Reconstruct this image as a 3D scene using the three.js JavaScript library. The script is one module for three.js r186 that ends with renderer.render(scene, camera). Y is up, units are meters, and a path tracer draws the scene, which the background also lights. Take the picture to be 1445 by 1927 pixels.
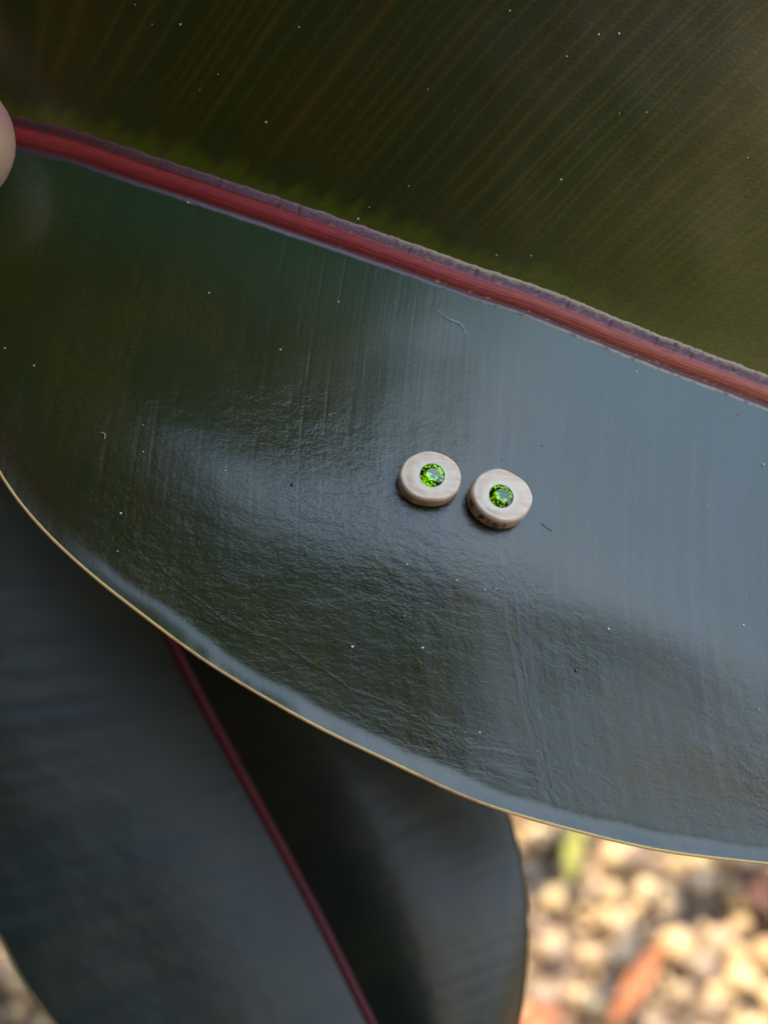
import * as THREE from 'three';
import { mergeGeometries, mergeVertices } from 'three/addons/utils/BufferGeometryUtils.js';
import { MarchingCubes } from 'three/addons/objects/MarchingCubes.js';

// ---------------------------------------------------------------- camera, sky, sun, exposure
const scene = new THREE.Scene();
const FOV = 36, D = 0.2, PITCH = THREE.MathUtils.degToRad(62), T = Math.tan(THREE.MathUtils.degToRad(FOV / 2));
const FWD = new THREE.Vector3(0, -Math.sin(PITCH), -Math.cos(PITCH)), UPV = new THREE.Vector3(0, Math.cos(PITCH), -Math.sin(PITCH)), RIGHT = new THREE.Vector3(1, 0, 0);
const LEAF_AT = new THREE.Vector3(0, 0.55, 0);                       // the middle of the held leaf
const EYE = LEAF_AT.clone().addScaledVector(FWD, -D);
const camera = new THREE.PerspectiveCamera(FOV, 767 / 1024, 0.01, 400);
camera.position.copy(EYE); camera.up.set(0, 1, 0); camera.lookAt(LEAF_AT);
camera.focus = 0.1975; camera.userData.fStop = camera.getFocalLength() / 3.9;   // a 3.9 mm wide phone lens

const SUN_EL = THREE.MathUtils.degToRad(51), SUN_AZ = THREE.MathUtils.degToRad(188);
const SUN = new THREE.Vector3(Math.sin(SUN_AZ) * Math.cos(SUN_EL), Math.sin(SUN_EL), Math.cos(SUN_AZ) * Math.cos(SUN_EL));
const EXPOSURE = 2.0, SKY = 1.25, SUN_POWER = 4.5;

// ---------------------------------------------------------------- noise
function rng(seed) { let s = seed >>> 0; return () => { s = (s + 0x6d2b79f5) | 0; let t = Math.imul(s ^ (s >>> 15), 1 | s); t = (t + Math.imul(t ^ (t >>> 7), 61 | t)) ^ t; return ((t ^ (t >>> 14)) >>> 0) / 4294967296; }; }
const PERM = (() => { const r = rng(77), p = new Uint8Array(512), a = [...Array(256).keys()]; for (let i = 255; i > 0; i--) { const j = Math.floor(r() * (i + 1)); [a[i], a[j]] = [a[j], a[i]]; } for (let i = 0; i < 512; i++) p[i] = a[i & 255]; return p; })();
const fade = (t) => t * t * t * (t * (t * 6 - 15) + 10);
const GX = new Float32Array(256), GY = new Float32Array(256);
for (let i = 0; i < 256; i++) { GX[i] = Math.cos(i * 2.399963); GY[i] = Math.sin(i * 2.399963); }
function noise(x, y) {                                              // gradient noise, about -1 .. 1
  const xf = Math.floor(x), yf = Math.floor(y), i = xf & 255, j = yf & 255, u = x - xf, v = y - yf;
  const a = PERM[PERM[i] + j], b = PERM[PERM[i + 1] + j], c = PERM[PERM[i] + j + 1], d = PERM[PERM[i + 1] + j + 1], fu = fade(u), fv = fade(v);
  const n0 = GX[a] * u + GY[a] * v, n1 = GX[b] * (u - 1) + GY[b] * v, n2 = GX[c] * u + GY[c] * (v - 1), n3 = GX[d] * (u - 1) + GY[d] * (v - 1);
  return 1.5 * ((n0 + (n1 - n0) * fu) * (1 - fv) + (n2 + (n3 - n2) * fu) * fv);
}
function noise3(x, y, z) { const k = Math.floor(z), f = fade(z - k); return noise(x + k * 37.7, y + k * 17.3) * (1 - f) + noise(x + (k + 1) * 37.7, y + (k + 1) * 17.3) * f; }
const fbm = (x, y, n = 4) => { let s = 0, a = 0.5; for (let i = 0; i < n; i++) { s += a * noise(x, y); x = x * 2.03 + 11.3; y = y * 2.03 + 5.7; a *= 0.5; } return s; };
const sstep = (a, b, x) => { const t = Math.min(1, Math.max(0, (x - a) / (b - a))); return t * t * (3 - 2 * t); };
const lerp = (a, b, t) => a + (b - a) * t, mix3 = (a, b, t) => [lerp(a[0], b[0], t), lerp(a[1], b[1], t), lerp(a[2], b[2], t)];

// ---------------------------------------------------------------- sky: pale blue with broken bright cloud
{
  const W = 1024, H = 512, data = new Float32Array(W * H * 4);
  for (let r = 0; r < H; r++) for (let c = 0; c < W; c++) {
    const el = ((r + 0.5) / H - 0.5) * Math.PI, az = ((c + 0.5) / W - 0.5) * 2 * Math.PI, y = Math.sin(el), x = Math.cos(az) * Math.cos(el), z = Math.sin(az) * Math.cos(el), i = (r * W + c) * 4;
    const h = Math.pow(1 - Math.max(0, y), 2.5), base = mix3([0.45, 0.70, 1.08], [0.82, 0.92, 1.04], h);
    const k = 1.1 / (Math.max(y, 0) + 0.28), cl = sstep(-0.12, 0.42, fbm(x * k * 1.5 + 4.2, z * k * 1.5 + 9.1, 5) + 0.06);
    const cosS = x * SUN.x + y * SUN.y + z * SUN.z, glow = 0.35 * Math.pow(Math.max(0, cosS), 8);
    const col = mix3(base, [1.10, 1.24, 1.44], 0.62 * cl);
    for (let q = 0; q < 3; q++) data[i + q] = y < 0 ? 0.25 : col[q] + glow;
    data[i + 3] = 1;
  }
  const t = new THREE.DataTexture(data, W, H, THREE.RGBAFormat, THREE.FloatType);
  t.mapping = THREE.EquirectangularReflectionMapping; t.magFilter = THREE.LinearFilter; t.needsUpdate = true;
  scene.background = t; scene.environment = t; scene.backgroundIntensity = SKY; scene.environmentIntensity = SKY;
}
const sun = new THREE.DirectionalLight(new THREE.Color(1, 0.85, 0.63), SUN_POWER);
sun.name = 'sun'; sun.position.copy(LEAF_AT).addScaledVector(SUN, 6); sun.target.position.copy(LEAF_AT);
sun.castShadow = true; sun.shadow.mapSize.set(4096, 4096);
Object.assign(sun.shadow.camera, { left: -1.2, right: 1.2, top: 1.2, bottom: -1.2, near: 0.5, far: 12 });
scene.add(sun, sun.target);

// ---------------------------------------------------------------- helpers
const V = (x, y, z) => new THREE.Vector3(x, y, z);
const MM = 2 * T * D * 1000 / 1927;                                  // millimetres per photograph pixel at the leaf
function at(px, py, depth) {                                         // a place in front of the lens
  return EYE.clone().addScaledVector(FWD, depth).addScaledVector(RIGHT, ((px - 722.5) / 963.5) * T * depth).addScaledVector(UPV, ((963.5 - py) / 963.5) * T * depth);
}
function onGround(px, py, y = 0) { const d = at(px, py, 1).sub(EYE); return EYE.clone().addScaledVector(d, (y - EYE.y) / d.y); }
const used = new Map();
function numbered(name) { const n = used.get(name) ?? 0; used.set(name, n + 1); return n ? `${name}_${String(n).padStart(3, '0')}` : name; }
function thing(name, label, category, pos = V(0, 0, 0), group) {
  const o = new THREE.Group(); o.name = numbered(name); o.position.copy(pos); o.userData = { label, category }; if (group) o.userData.group = group; scene.add(o); return o;
}
function part(name, geo, mat, parent, label) {                       // geometry given in world space
  const m = new THREE.Mesh(geo, mat); m.name = name; m.castShadow = m.receiveShadow = true;
  const p = V(0, 0, 0); for (let q = parent; q && q !== scene; q = q.parent) p.sub(q.position); m.position.copy(p);
  if (label) m.userData.label = label; parent.add(m); return m;
}
function floatTex(w, h, fn, ch = 1) {
  const data = new Float32Array(w * h * (ch === 1 ? 1 : 4)), out = [0, 0, 0];
  for (let j = 0; j < h; j++) for (let i = 0; i < w; i++) { if (ch === 1) data[j * w + i] = fn((i + 0.5) / w, (j + 0.5) / h); else { const c = fn((i + 0.5) / w, (j + 0.5) / h); const k = (j * w + i) * 4; data[k] = c[0]; data[k + 1] = c[1]; data[k + 2] = c[2]; data[k + 3] = 1; } }
  const t = new THREE.DataTexture(data, w, h, ch === 1 ? THREE.RedFormat : THREE.RGBAFormat, THREE.FloatType);
  t.wrapS = t.wrapT = THREE.MirroredRepeatWrapping; t.magFilter = THREE.LinearFilter; t.minFilter = THREE.LinearFilter; t.needsUpdate = true; return t;
}
// a sheet over an nu x nv grid with an underside `thick` below it
function sheet(nu, nv, fn, uvfn, thick, flip) {
  const pos = [], uv = [], idx = [], n = (nu + 1) * (nv + 1);
  for (let i = 0; i <= nu; i++) for (let j = 0; j <= nv; j++) { const p = fn(i / nu, j / nv, i, j); pos.push(p.x, p.y, p.z); const q = uvfn(i / nu, j / nv, i, j); uv.push(q[0], q[1]); }
  for (let i = 0; i < nu; i++) for (let j = 0; j < nv; j++) { const a = i * (nv + 1) + j, b = a + nv + 1; if (flip) idx.push(a, a + 1, b, a + 1, b + 1, b); else idx.push(a, b, a + 1, a + 1, b, b + 1); }
  const g = new THREE.BufferGeometry(); g.setAttribute('position', new THREE.Float32BufferAttribute(pos, 3)); g.setAttribute('uv', new THREE.Float32BufferAttribute(uv, 2)); g.setIndex(idx); g.computeVertexNormals();
  if (!thick) return g;
  const nn = g.attributes.normal.array, p2 = pos.slice(), n2 = Array.from(nn), u2 = uv.slice(), i2 = idx.slice();
  for (let k = 0; k < n * 3; k++) { p2.push(pos[k] - nn[k] * thick); n2.push(-nn[k]); }
  for (let k = 0; k < n * 2; k++) u2.push(uv[k]);
  for (let k = 0; k < idx.length; k += 3) i2.push(idx[k] + n, idx[k + 2] + n, idx[k + 1] + n);
  const r = new THREE.BufferGeometry(); r.setAttribute('position', new THREE.Float32BufferAttribute(p2, 3)); r.setAttribute('normal', new THREE.Float32BufferAttribute(n2, 3)); r.setAttribute('uv', new THREE.Float32BufferAttribute(u2, 2)); r.setIndex(i2); return r;
}
function curve2(pts) { return new THREE.CatmullRomCurve3(pts.map(([x, y]) => V(x, y, 0)), false, 'centripetal'); }
function tube(points, radius, seg, sides = 8, closed = false) { return new THREE.TubeGeometry(new THREE.CatmullRomCurve3(points, closed, 'centripetal'), seg, radius, sides, closed); }
function colored(g, fn) { const p = g.attributes.position, c = new Float32Array(p.count * 3); for (let i = 0; i < p.count; i++) { const q = fn(p.getX(i), p.getY(i), p.getZ(i), i); c.set(q, i * 3); } g.setAttribute('color', new THREE.BufferAttribute(c, 3)); return g; }

// ---------------------------------------------------------------- ground: soil and gravel
const soilTex = floatTex(512, 512, (u, v) => { const n = fbm(u * 24, v * 24, 5) + 0.5, m = fbm(u * 5 + 3, v * 5, 3); return mix3([0.09, 0.062, 0.042], [0.26, 0.18, 0.12], Math.min(1, Math.max(0, n + m * 0.6))); }, 3);
soilTex.repeat.set(400, 400);
const groundGeo = new THREE.PlaneGeometry(300, 300, 1, 1); groundGeo.rotateX(-Math.PI / 2);
const ground = new THREE.Mesh(groundGeo, new THREE.MeshStandardMaterial({ map: soilTex, roughness: 1 }));
ground.name = 'ground'; ground.userData = { kind: 'structure', label: 'bare brown soil strewn with pale gravel under the plant' }; ground.receiveShadow = true; scene.add(ground);

function pebbleGeo(seed, detail) {
  const r = rng(seed), g = mergeVertices(new THREE.IcosahedronGeometry(1, detail).deleteAttribute('normal').deleteAttribute('uv')), p = g.attributes.position, sx = 0.85 + r() * 0.3, sy = 0.55 + r() * 0.25, sz = 0.7 + r() * 0.3, o = r() * 50;
  for (let i = 0; i < p.count; i++) { const x = p.getX(i), y = p.getY(i), z = p.getZ(i), k = 1 + 0.22 * noise3(x * 1.1 + o, y * 1.1, z * 1.1 + 3) + 0.05 * noise3(x * 3.1 + o, y * 3.1, z * 3.1); p.setXYZ(i, x * k * sx, y * k * sy, z * k * sz); }
  g.computeVertexNormals(); return g;
}
const pebbleGeos = [1, 2, 3, 4, 5, 6, 7].map((s) => pebbleGeo(s * 13, 3)), farPebble = pebbleGeo(5, 1);
const pebbleTints = [[0.62, 0.42, 0.21], [0.50, 0.35, 0.21], [0.68, 0.48, 0.26], [0.48, 0.34, 0.22], [0.60, 0.42, 0.21], [0.34, 0.24, 0.17], [0.66, 0.45, 0.23]];
const pebbleMats = pebbleTints.map((c) => new THREE.MeshStandardMaterial({ color: new THREE.Color().setRGB(...c), roughness: 0.62 }));
{
  const r = rng(4242), shown = [], hidden = [], M = new THREE.Matrix4(), Q = new THREE.Quaternion();
  const put = (x, z, s, lift) => ({ x, z, s, y: s * (0.25 + lift), q: new THREE.Quaternion().setFromEuler(new THREE.Euler((r() - 0.5) * 0.9, r() * 6.28, (r() - 0.5) * 0.9)), t: Math.floor(r() * pebbleMats.length), k: Math.floor(r() * pebbleGeos.length) });
  const c1 = onGround(1215, 1760), c2 = onGround(30, 1870);
  const grid = [];
  for (let gx = -0.6; gx < 0.6; gx += 0.0092) for (let gz = -0.6; gz < 0.6; gz += 0.0092) { const x = gx + (r() - 0.5) * 0.009, z = gz + (r() - 0.5) * 0.009; if (Math.hypot(x, z) < 0.6) grid.push([x, z]); }
  for (let gx = -2.4; gx < 2.4; gx += 0.016) for (let gz = -2.6; gz < 2.4; gz += 0.016) { const x = gx + (r() - 0.5) * 0.012, z = gz + (r() - 0.5) * 0.012; if (Math.hypot(x, z) >= 0.6) grid.push([x, z]); }
  for (const [x, z] of grid) {
    const rad = Math.hypot(x, z); if (rad > 0.7 && r() < 0.35 * (rad - 0.7)) continue;
    const p = put(x, z, (rad < 0.62 ? 0.0031 : 0.0065) + Math.pow(r(), 2.4) * 0.0066, 0.5 * r());
    const near = (Math.abs(x - c1.x) < 0.080 && Math.abs(z - c1.z) < 0.062) || (Math.abs(x - c2.x) < 0.024 && Math.abs(z - c2.z) < 0.03);
    (near ? shown : hidden).push(p);
  }
  shown.slice(0, 298).forEach((p) => { const m = new THREE.Mesh(pebbleGeos[p.k], pebbleMats[p.t]); m.name = numbered('pebble'); m.position.set(p.x, p.y, p.z); m.quaternion.copy(p.q); m.scale.setScalar(p.s); m.castShadow = m.receiveShadow = true; ground.add(m); });
  console.log('pebbles shown', shown.length, 'hidden', hidden.length);
  const rest = hidden.concat(shown.slice(298)), mat = new THREE.MeshStandardMaterial({ color: 0xffffff, roughness: 0.65 });
  const im = new THREE.InstancedMesh(farPebble, mat, rest.length), col = new THREE.Color();
  rest.forEach((p, i) => { im.setMatrixAt(i, M.compose(V(p.x, p.y, p.z), p.q, V(p.s, p.s, p.s))); im.setColorAt(i, col.setRGB(...pebbleTints[p.t])); });
  im.name = 'gravel'; im.userData = { kind: 'stuff' }; im.castShadow = im.receiveShadow = true; ground.add(im);
}

// ---------------------------------------------------------------- the held leaf: outline in the photograph's own pixels, relief in millimetres
const MID = curve2([[-85, 226], [25, 250], [150, 281], [250, 315], [400, 363], [750, 482], [900, 535], [1000, 568], [1230, 660], [1445, 741], [1900, 925], [2400, 1120], [2900, 1300], [3300, 1440], [3560, 1530]]);
const LOWM = curve2([[-85, 226], [-100, 330], [-112, 450], [-105, 600], [-75, 720], [-40, 815], [0, 893], [60, 975], [120, 1035], [200, 1105], [300, 1180], [350, 1220], [430, 1272], [520, 1325], [620, 1380], [750, 1440], [850, 1490], [960, 1530], [1080, 1562], [1200, 1593], [1320, 1612], [1445, 1625], [1700, 1650], [2100, 1660], [2600, 1630], [3000, 1590], [3300, 1550], [3560, 1530]]);
const UPM = curve2([[-85, 226], [-190, 120], [-240, -20], [-210, -160], [-40, -280], [250, -350], [700, -370], [1200, -310], [1700, -110], [2200, 200], [2600, 520], [3000, 920], [3300, 1240], [3560, 1530]]);
const smoothed = (l) => l.map((p, i) => { let x = 0, y = 0, n = 0; const w = Math.min(22, i, l.length - 1 - i); for (let k = -w; k <= w; k++) { x += l[i + k].x; y += l[i + k].y; n++; } return V(x / n, y / n, 0); });
const NS = 900, midP = MID.getSpacedPoints(NS), lowP = smoothed(LOWM.getSpacedPoints(1200)), upP = UPM.getSpacedPoints(1200), midLen = MID.getLength();
function nearest(list, x, y) { let b = 1e18, k = 0; for (let i = 0; i < list.length; i++) { const dx = list[i].x - x, dy = list[i].y - y, d = dx * dx + dy * dy; if (d < b) { b = d; k = i; } } return [Math.sqrt(b), k]; }
const SLOPE_LOW = [[0, 21], [8, 20], [18, 19], [27, 17.5], [33, 12], [40, 7], [60, 5]], SLOPE_UP = [[0, 10], [10, 13], [60, 14]];
function slopeAt(tab, d) { for (let i = 1; i < tab.length; i++) if (d <= tab[i][0]) return lerp(tab[i - 1][1], tab[i][1], (d - tab[i - 1][0]) / (tab[i][0] - tab[i - 1][0])); return tab.at(-1)[1]; }
function integrated(tab) { const out = [0]; for (let i = 1; i <= 1200; i++) out.push(out[i - 1] + 0.1 * Math.tan(THREE.MathUtils.degToRad(slopeAt(tab, i * 0.1)))); return (d) => { const k = Math.min(1198, d / 0.1), i = Math.floor(k); return lerp(out[i], out[i + 1], k - i); }; }
const riseLow = integrated(SLOPE_LOW), riseUp = integrated(SLOPE_UP);
const BEND = 0.00135, BEND_X = 980, BASE_H = -7;
function reliefBase(px) { const x = (px - BEND_X) * MM; return BASE_H - BEND * x * x * (x < 0 ? 1.7 : 0.5) - 0.045 * x; }
function relief(px, py, side) {                                     // mm towards the viewer
  const [dm] = nearest(midP, px, py), d = dm * MM;
  let h = reliefBase(px) + (side < 0 ? riseLow(d) : riseUp(d));
  const X = px * MM, Y = py * MM;
  h += 0.16 * noise(X / 21, Y / 21 + 3.7) * Math.min(1, d / 10) + 0.035 * noise(X / 6.5, Y / 8 + 9.2) * Math.min(1, d / 6);
  if (side < 0) { const [dl] = nearest(lowP, px, py), t = dl * MM, w = 2.9 + 0.5 * noise(X / 9, 2.2) + 0.16 * noise(X / 2.1, 7.2); if (t < 9) h += 0.004 * (9 - t) * (9 - t); if (t < w) h += 0.065 * (0.35 + 0.65 * sstep(60, 330, px)) * (w - t) * (w - t); }
  return h;
}
const leafPoint = (px, py, h) => at(px, py, D - h / 1000);
const surf = (px, py, side = -1) => leafPoint(px, py, relief(px, py, side));
function surfNormal(px, py, side = -1, e = 12) { const a = surf(px + e, py, side).sub(surf(px - e, py, side)), b = surf(px, py - e, side).sub(surf(px, py + e, side)); return a.cross(b).normalize(); }
// where the lateral veins meet the margin
function rows(side) {
  const list = side < 0 ? lowP : upP, out = [];
  for (let i = 0; i <= NS; i++) {
    const p = midP[i], q = midP[Math.min(NS, i + 1)], o = midP[Math.max(0, i - 1)], tx = q.x - o.x, ty = q.y - o.y, l = Math.hypot(tx, ty), ux = tx / l, uy = ty / l, f = i / NS;
    const nx = side < 0 ? -uy : uy, ny = side < 0 ? ux : -ux;         // outwards
    const ang = (side < 0 ? lerp(2, 24, sstep(0, 0.33, f)) - 55 * (1 - sstep(0, 0.05, f)) : lerp(14, 30, sstep(0, 0.4, f)) - 85 * (1 - sstep(0, 0.05, f))) * (1 - sstep(0.7, 1, f)), a1 = THREE.MathUtils.degToRad(ang), a0 = THREE.MathUtils.degToRad(ang * (side < 0 ? 0.55 : 0.95));
    const dx = nx * Math.cos(a1) + ux * Math.sin(a1), dy = ny * Math.cos(a1) + uy * Math.sin(a1);
    let best = 1e9, e = list[0];
    for (const m of list) { const vx = m.x - p.x, vy = m.y - p.y, along = vx * dx + vy * dy, off = Math.abs(vx * dy - vy * dx); if (along > -1 && off + along * 0.0005 < best) { best = off + along * 0.0005; e = m; } }
    out.push({ p, e: V(e.x, e.y, 0), c0: [nx * Math.cos(a0) + ux * Math.sin(a0), ny * Math.cos(a0) + uy * Math.sin(a0)], n: [nx, ny] });
  }
  for (let k = 0; k < 6; k++) for (let i = 1; i < NS; i++) out[i].e.set((out[i - 1].e.x + out[i].e.x * 2 + out[i + 1].e.x) / 4, (out[i - 1].e.y + out[i].e.y * 2 + out[i + 1].e.y) / 4, 0);
  for (const o of out) o.len = Math.hypot(o.e.x - o.p.x, o.e.y - o.p.y);
  return out;
}
const ROWS = { '-1': rows(-1), 1: rows(1) };
const RIB = 2.1;                                                     // half width of the midrib and its edges, mm
function bladePx(side, f, v) {
  const R = ROWS[side], k = Math.min(NS - 1e-6, f * NS), i = Math.floor(k), t = k - i, get = (r) => {
    const s = Math.min(RIB / MM, r.len * 0.45), x0 = r.p.x + r.n[0] * s, y0 = r.p.y + r.n[1] * s, cx = x0 + r.c0[0] * (r.len - s) * 0.55, cy = y0 + r.c0[1] * (r.len - s) * 0.55, w = 1 - v;
    return [w * w * x0 + 2 * w * v * cx + v * v * r.e.x, w * w * y0 + 2 * w * v * cy + v * v * r.e.y];
  };
  const a = get(R[i]), b = get(R[i + 1]); return [lerp(a[0], b[0], t), lerp(a[1], b[1], t)];
}
const TEX_S = 160, TEX_D = 80;                                       // millimetres covered by a blade texture
const lenAt = (side, smm) => { const k = Math.min(NS, Math.max(0, Math.round((smm / MM) / midLen * NS))); return ROWS[side][k].len * MM; };
// lateral veins: irregular lines that run out from the midrib
const veinSets = { '-1': [], 1: [] };
for (const side of [-1, 1]) { const r = rng(side < 0 ? 91 : 47); for (let s = 1; s < TEX_S;) { veinSets[side].push([s, Math.pow(r(), 2.2), r()]); s += side < 0 ? 1.2 + 2.4 * r() : 0.9 + 2.0 * r(); } }
function veinField(side, s, d) {                                     // [distance to the nearest vein in mm, its strength, share between veins]
  const x = s + 0.3 * noise(d / 16, s / 14) + 0.05 * noise(d / 3.3, s / 5);
  const set = veinSets[side]; let lo = 0, hi = set.length - 1; while (hi - lo > 1) { const m = (lo + hi) >> 1; if (set[m][0] < x) lo = m; else hi = m; }
  const a = set[lo], b = set[hi], da = x - a[0], db = b[0] - x;
  return da < db ? [da, a[1], a[2], x - a[0]] : [-db, b[1], b[2], x - a[0]];
}
const dents = [[550, 912], [760, 1160], [1083, 1262], [675, 845], [1017, 838], [944, 868]].map(([x, y]) => [x, y]);
const TW = 2048, TH = 1024;
const lowBump = floatTex(TW, TH, (u, v) => {
  const s = u * TEX_S, d = v * TEX_D, L = lenAt(-1, s), t = L - d;
  
  let h = 0.5;
  const zone = 0.55 + 0.45 * sstep(-0.25, 0.35, noise(s / 24 + 1.7, d / 20)) , smooth = 1 - 0.72 * sstep(62, 96, s + 0.25 * d) * (1 - sstep(26, 44, d));
  const qx = s * 0.98 - d * 0.2, qy = d * 0.98 + s * 0.2, ax = qx + 0.2 * noise(s / 1.3, d / 1.3 + 40) + 0.12 * noise(s / 0.4, d / 0.4 + 14), ay = qy + 0.2 * noise(s / 1.3 + 30, d / 1.3) + 0.12 * noise(s / 0.4 + 8, d / 0.4);
  const g = 0.13 * noise(ax / 0.44, ay / 0.24) + 0.08 * noise(ax / 0.22 + 9, ay / 0.15) + 0.17 * noise(ax / 0.95, ay / 0.55 + 5) - 0.09 * Math.abs(noise(ax / 0.7 + 3, ay / 0.4)) + 0.30 * noise(ax / 2.2, ay / 1.5 + 8) + 0.4 * noise(ax / 5.2, ay / 4 + 18) + 0.05 * noise(s / 0.16, d / 0.16);
  h += g * zone * smooth * (0.25 + 0.75 * sstep(12, 40, s)) * (0.12 + 0.88 * sstep(8, 26, d)) * sstep(1.5, 5, t);
  const [dv, k, k2] = veinField(-1, s, d);
  const soft = sstep(58, 84, s + 0.3 * d), broken = 0.35 + 0.65 * sstep(-0.3, 0.3, noise(d / 6, s / 3 + 50));
  h -= (1 - soft) * broken * (0.03 + 0.20 * k) * Math.exp(-(dv * dv) / (0.025 + 0.10 * k2)) * sstep(9, 14, t + 3 * k);
  h += soft * (0.05 + 0.10 * k) * Math.exp(-(dv * dv) / (0.10 + 0.30 * k2)) * sstep(7, 12, t + 3 * k);
  h += 0.05 * Math.sin(dv * 2.2) * (k - 0.5);
  h += 0.035 * noise(s / 0.5, d / 12) + 0.02 * noise(s / 0.22, d / 9);                                // fine ribs along the veins
  const mv = t - (8.2 + 1.6 * noise(s / 7, 4.4) + 0.8 * Math.abs(noise(s / 4, 8.8))); h += 0.14 * Math.exp(-(mv * mv) / 0.05) * sstep(20, 40, s);
  return h;
});
const lowColor = floatTex(TW, TH, (u, v) => {
  const s = u * TEX_S, d = v * TEX_D, [dv, k] = veinField(-1, s, d), t = lenAt(-1, s) - d, m = fbm(s / 11, d / 16, 3), st = noise(s / 0.9, d / 60 + 2) * 0.5 + noise(s / 2.4, d / 80) * 0.5;
  let c = mix3([0.025, 0.033, 0.0042], [0.041, 0.039, 0.0040], sstep(-0.3, 0.5, m + 0.35 * st));
  c = mix3(c, [0.044, 0.032, 0.006], 0.6 * k * Math.exp(-(dv * dv) / 0.09));
  c = mix3(c, [0.022, 0.056, 0.022], 0.65 * (1 - sstep(1, 14, d)));
  c = mix3(c, [0.042, 0.026, 0.011], 0.55 * (1 - sstep(18, 34, s)) * (1 - sstep(3, 14, t)));
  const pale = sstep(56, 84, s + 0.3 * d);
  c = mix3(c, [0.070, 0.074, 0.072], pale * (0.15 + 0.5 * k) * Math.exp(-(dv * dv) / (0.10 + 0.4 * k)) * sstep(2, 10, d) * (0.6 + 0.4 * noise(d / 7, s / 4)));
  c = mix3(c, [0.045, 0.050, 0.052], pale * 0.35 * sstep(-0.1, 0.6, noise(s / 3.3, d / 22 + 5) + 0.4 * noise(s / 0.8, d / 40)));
  return c.map((x) => x * (1 + 0.09 * noise(s / 0.5, d / 0.5) + 0.06 * noise(s / 0.22, d / 0.22)));
}, 3);
const upBump = floatTex(TW, TH, (u, v) => {
  const s = u * TEX_S, d = v * TEX_D, [dv, k, k2] = veinField(1, s, d);
  return 0.5 - (0.10 + 0.1 * k) * Math.exp(-(dv * dv) / (0.04 + 0.1 * k2)) * sstep(1, 4, d) + 0.10 * noise(s / 0.55, d / 0.4) + 0.08 * noise(s / 1.4, d / 1.1) + 0.05 * noise(s / 0.45, d / 8);
});
const upColor = floatTex(TW, TH, (u, v) => {
  const s = u * TEX_S, d = v * TEX_D, [dv, k] = veinField(1, s, d), m = fbm(s / 8, d / 40, 3), st = noise(s / 1.1, d / 70) * 0.6 + noise(s / 3.1, d / 90 + 4) * 0.6;
  let c = mix3([0.022, 0.031, 0.0006], [0.036, 0.031, 0.0008], sstep(-0.35, 0.5, m + 0.4 * st));
  c = mix3(c, [0.095, 0.092, 0.005], 0.55 * Math.exp(-(dv * dv) / 0.035) * sstep(1, 12, d) * (0.4 + 0.6 * sstep(40, 90, s)));
  c = mix3(c, [0.085, 0.050, 0.0026], (0.16 + 0.5 * k) * Math.exp(-(dv * dv) / (0.10 + 0.25 * k)) * sstep(0.5, 10, d));
  c = mix3(c, [0.085, 0.092, 0.0015], 0.75 * (1 - sstep(0.2, 3.4, d + 1.5 * noise(s / 1.7, d / 6))));
  c = mix3(c, [0.105, 0.105, 0.006], 0.65 * sstep(55, 105, s));
  return c.map((x) => x * (1 + 0.12 * noise(s / 0.6, d / 0.6)));
}, 3);
const leafLook = { roughness: 0.27, ior: 1.52, clearcoat: 0.75, clearcoatRoughness: 0.2 };
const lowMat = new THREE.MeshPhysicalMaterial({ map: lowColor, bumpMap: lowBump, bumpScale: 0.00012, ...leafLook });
const upMat = new THREE.MeshPhysicalMaterial({ map: upColor, bumpMap: upBump, bumpScale: 0.00006, ...leafLook, clearcoat: 0.45, roughness: 0.33 });

const PLANT_AT = V(-0.27, 0, 0.10);
const plant = thing('rubber_plant', 'dark rubber plant with broad glossy leaves and red midribs', 'plant', PLANT_AT);
const leaf = new THREE.Group(); leaf.name = 'leaf'; leaf.userData = { label: 'broad sharp leaf in front carrying the two pale discs' }; plant.add(leaf);
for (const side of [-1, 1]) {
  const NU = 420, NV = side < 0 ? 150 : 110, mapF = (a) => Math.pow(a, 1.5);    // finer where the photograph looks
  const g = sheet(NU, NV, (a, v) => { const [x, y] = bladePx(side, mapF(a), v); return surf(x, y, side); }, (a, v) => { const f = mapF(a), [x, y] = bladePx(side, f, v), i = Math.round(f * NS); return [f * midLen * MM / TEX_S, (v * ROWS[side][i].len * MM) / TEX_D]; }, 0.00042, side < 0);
  part('blade', g, side < 0 ? lowMat : upMat, leaf);
}
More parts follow.
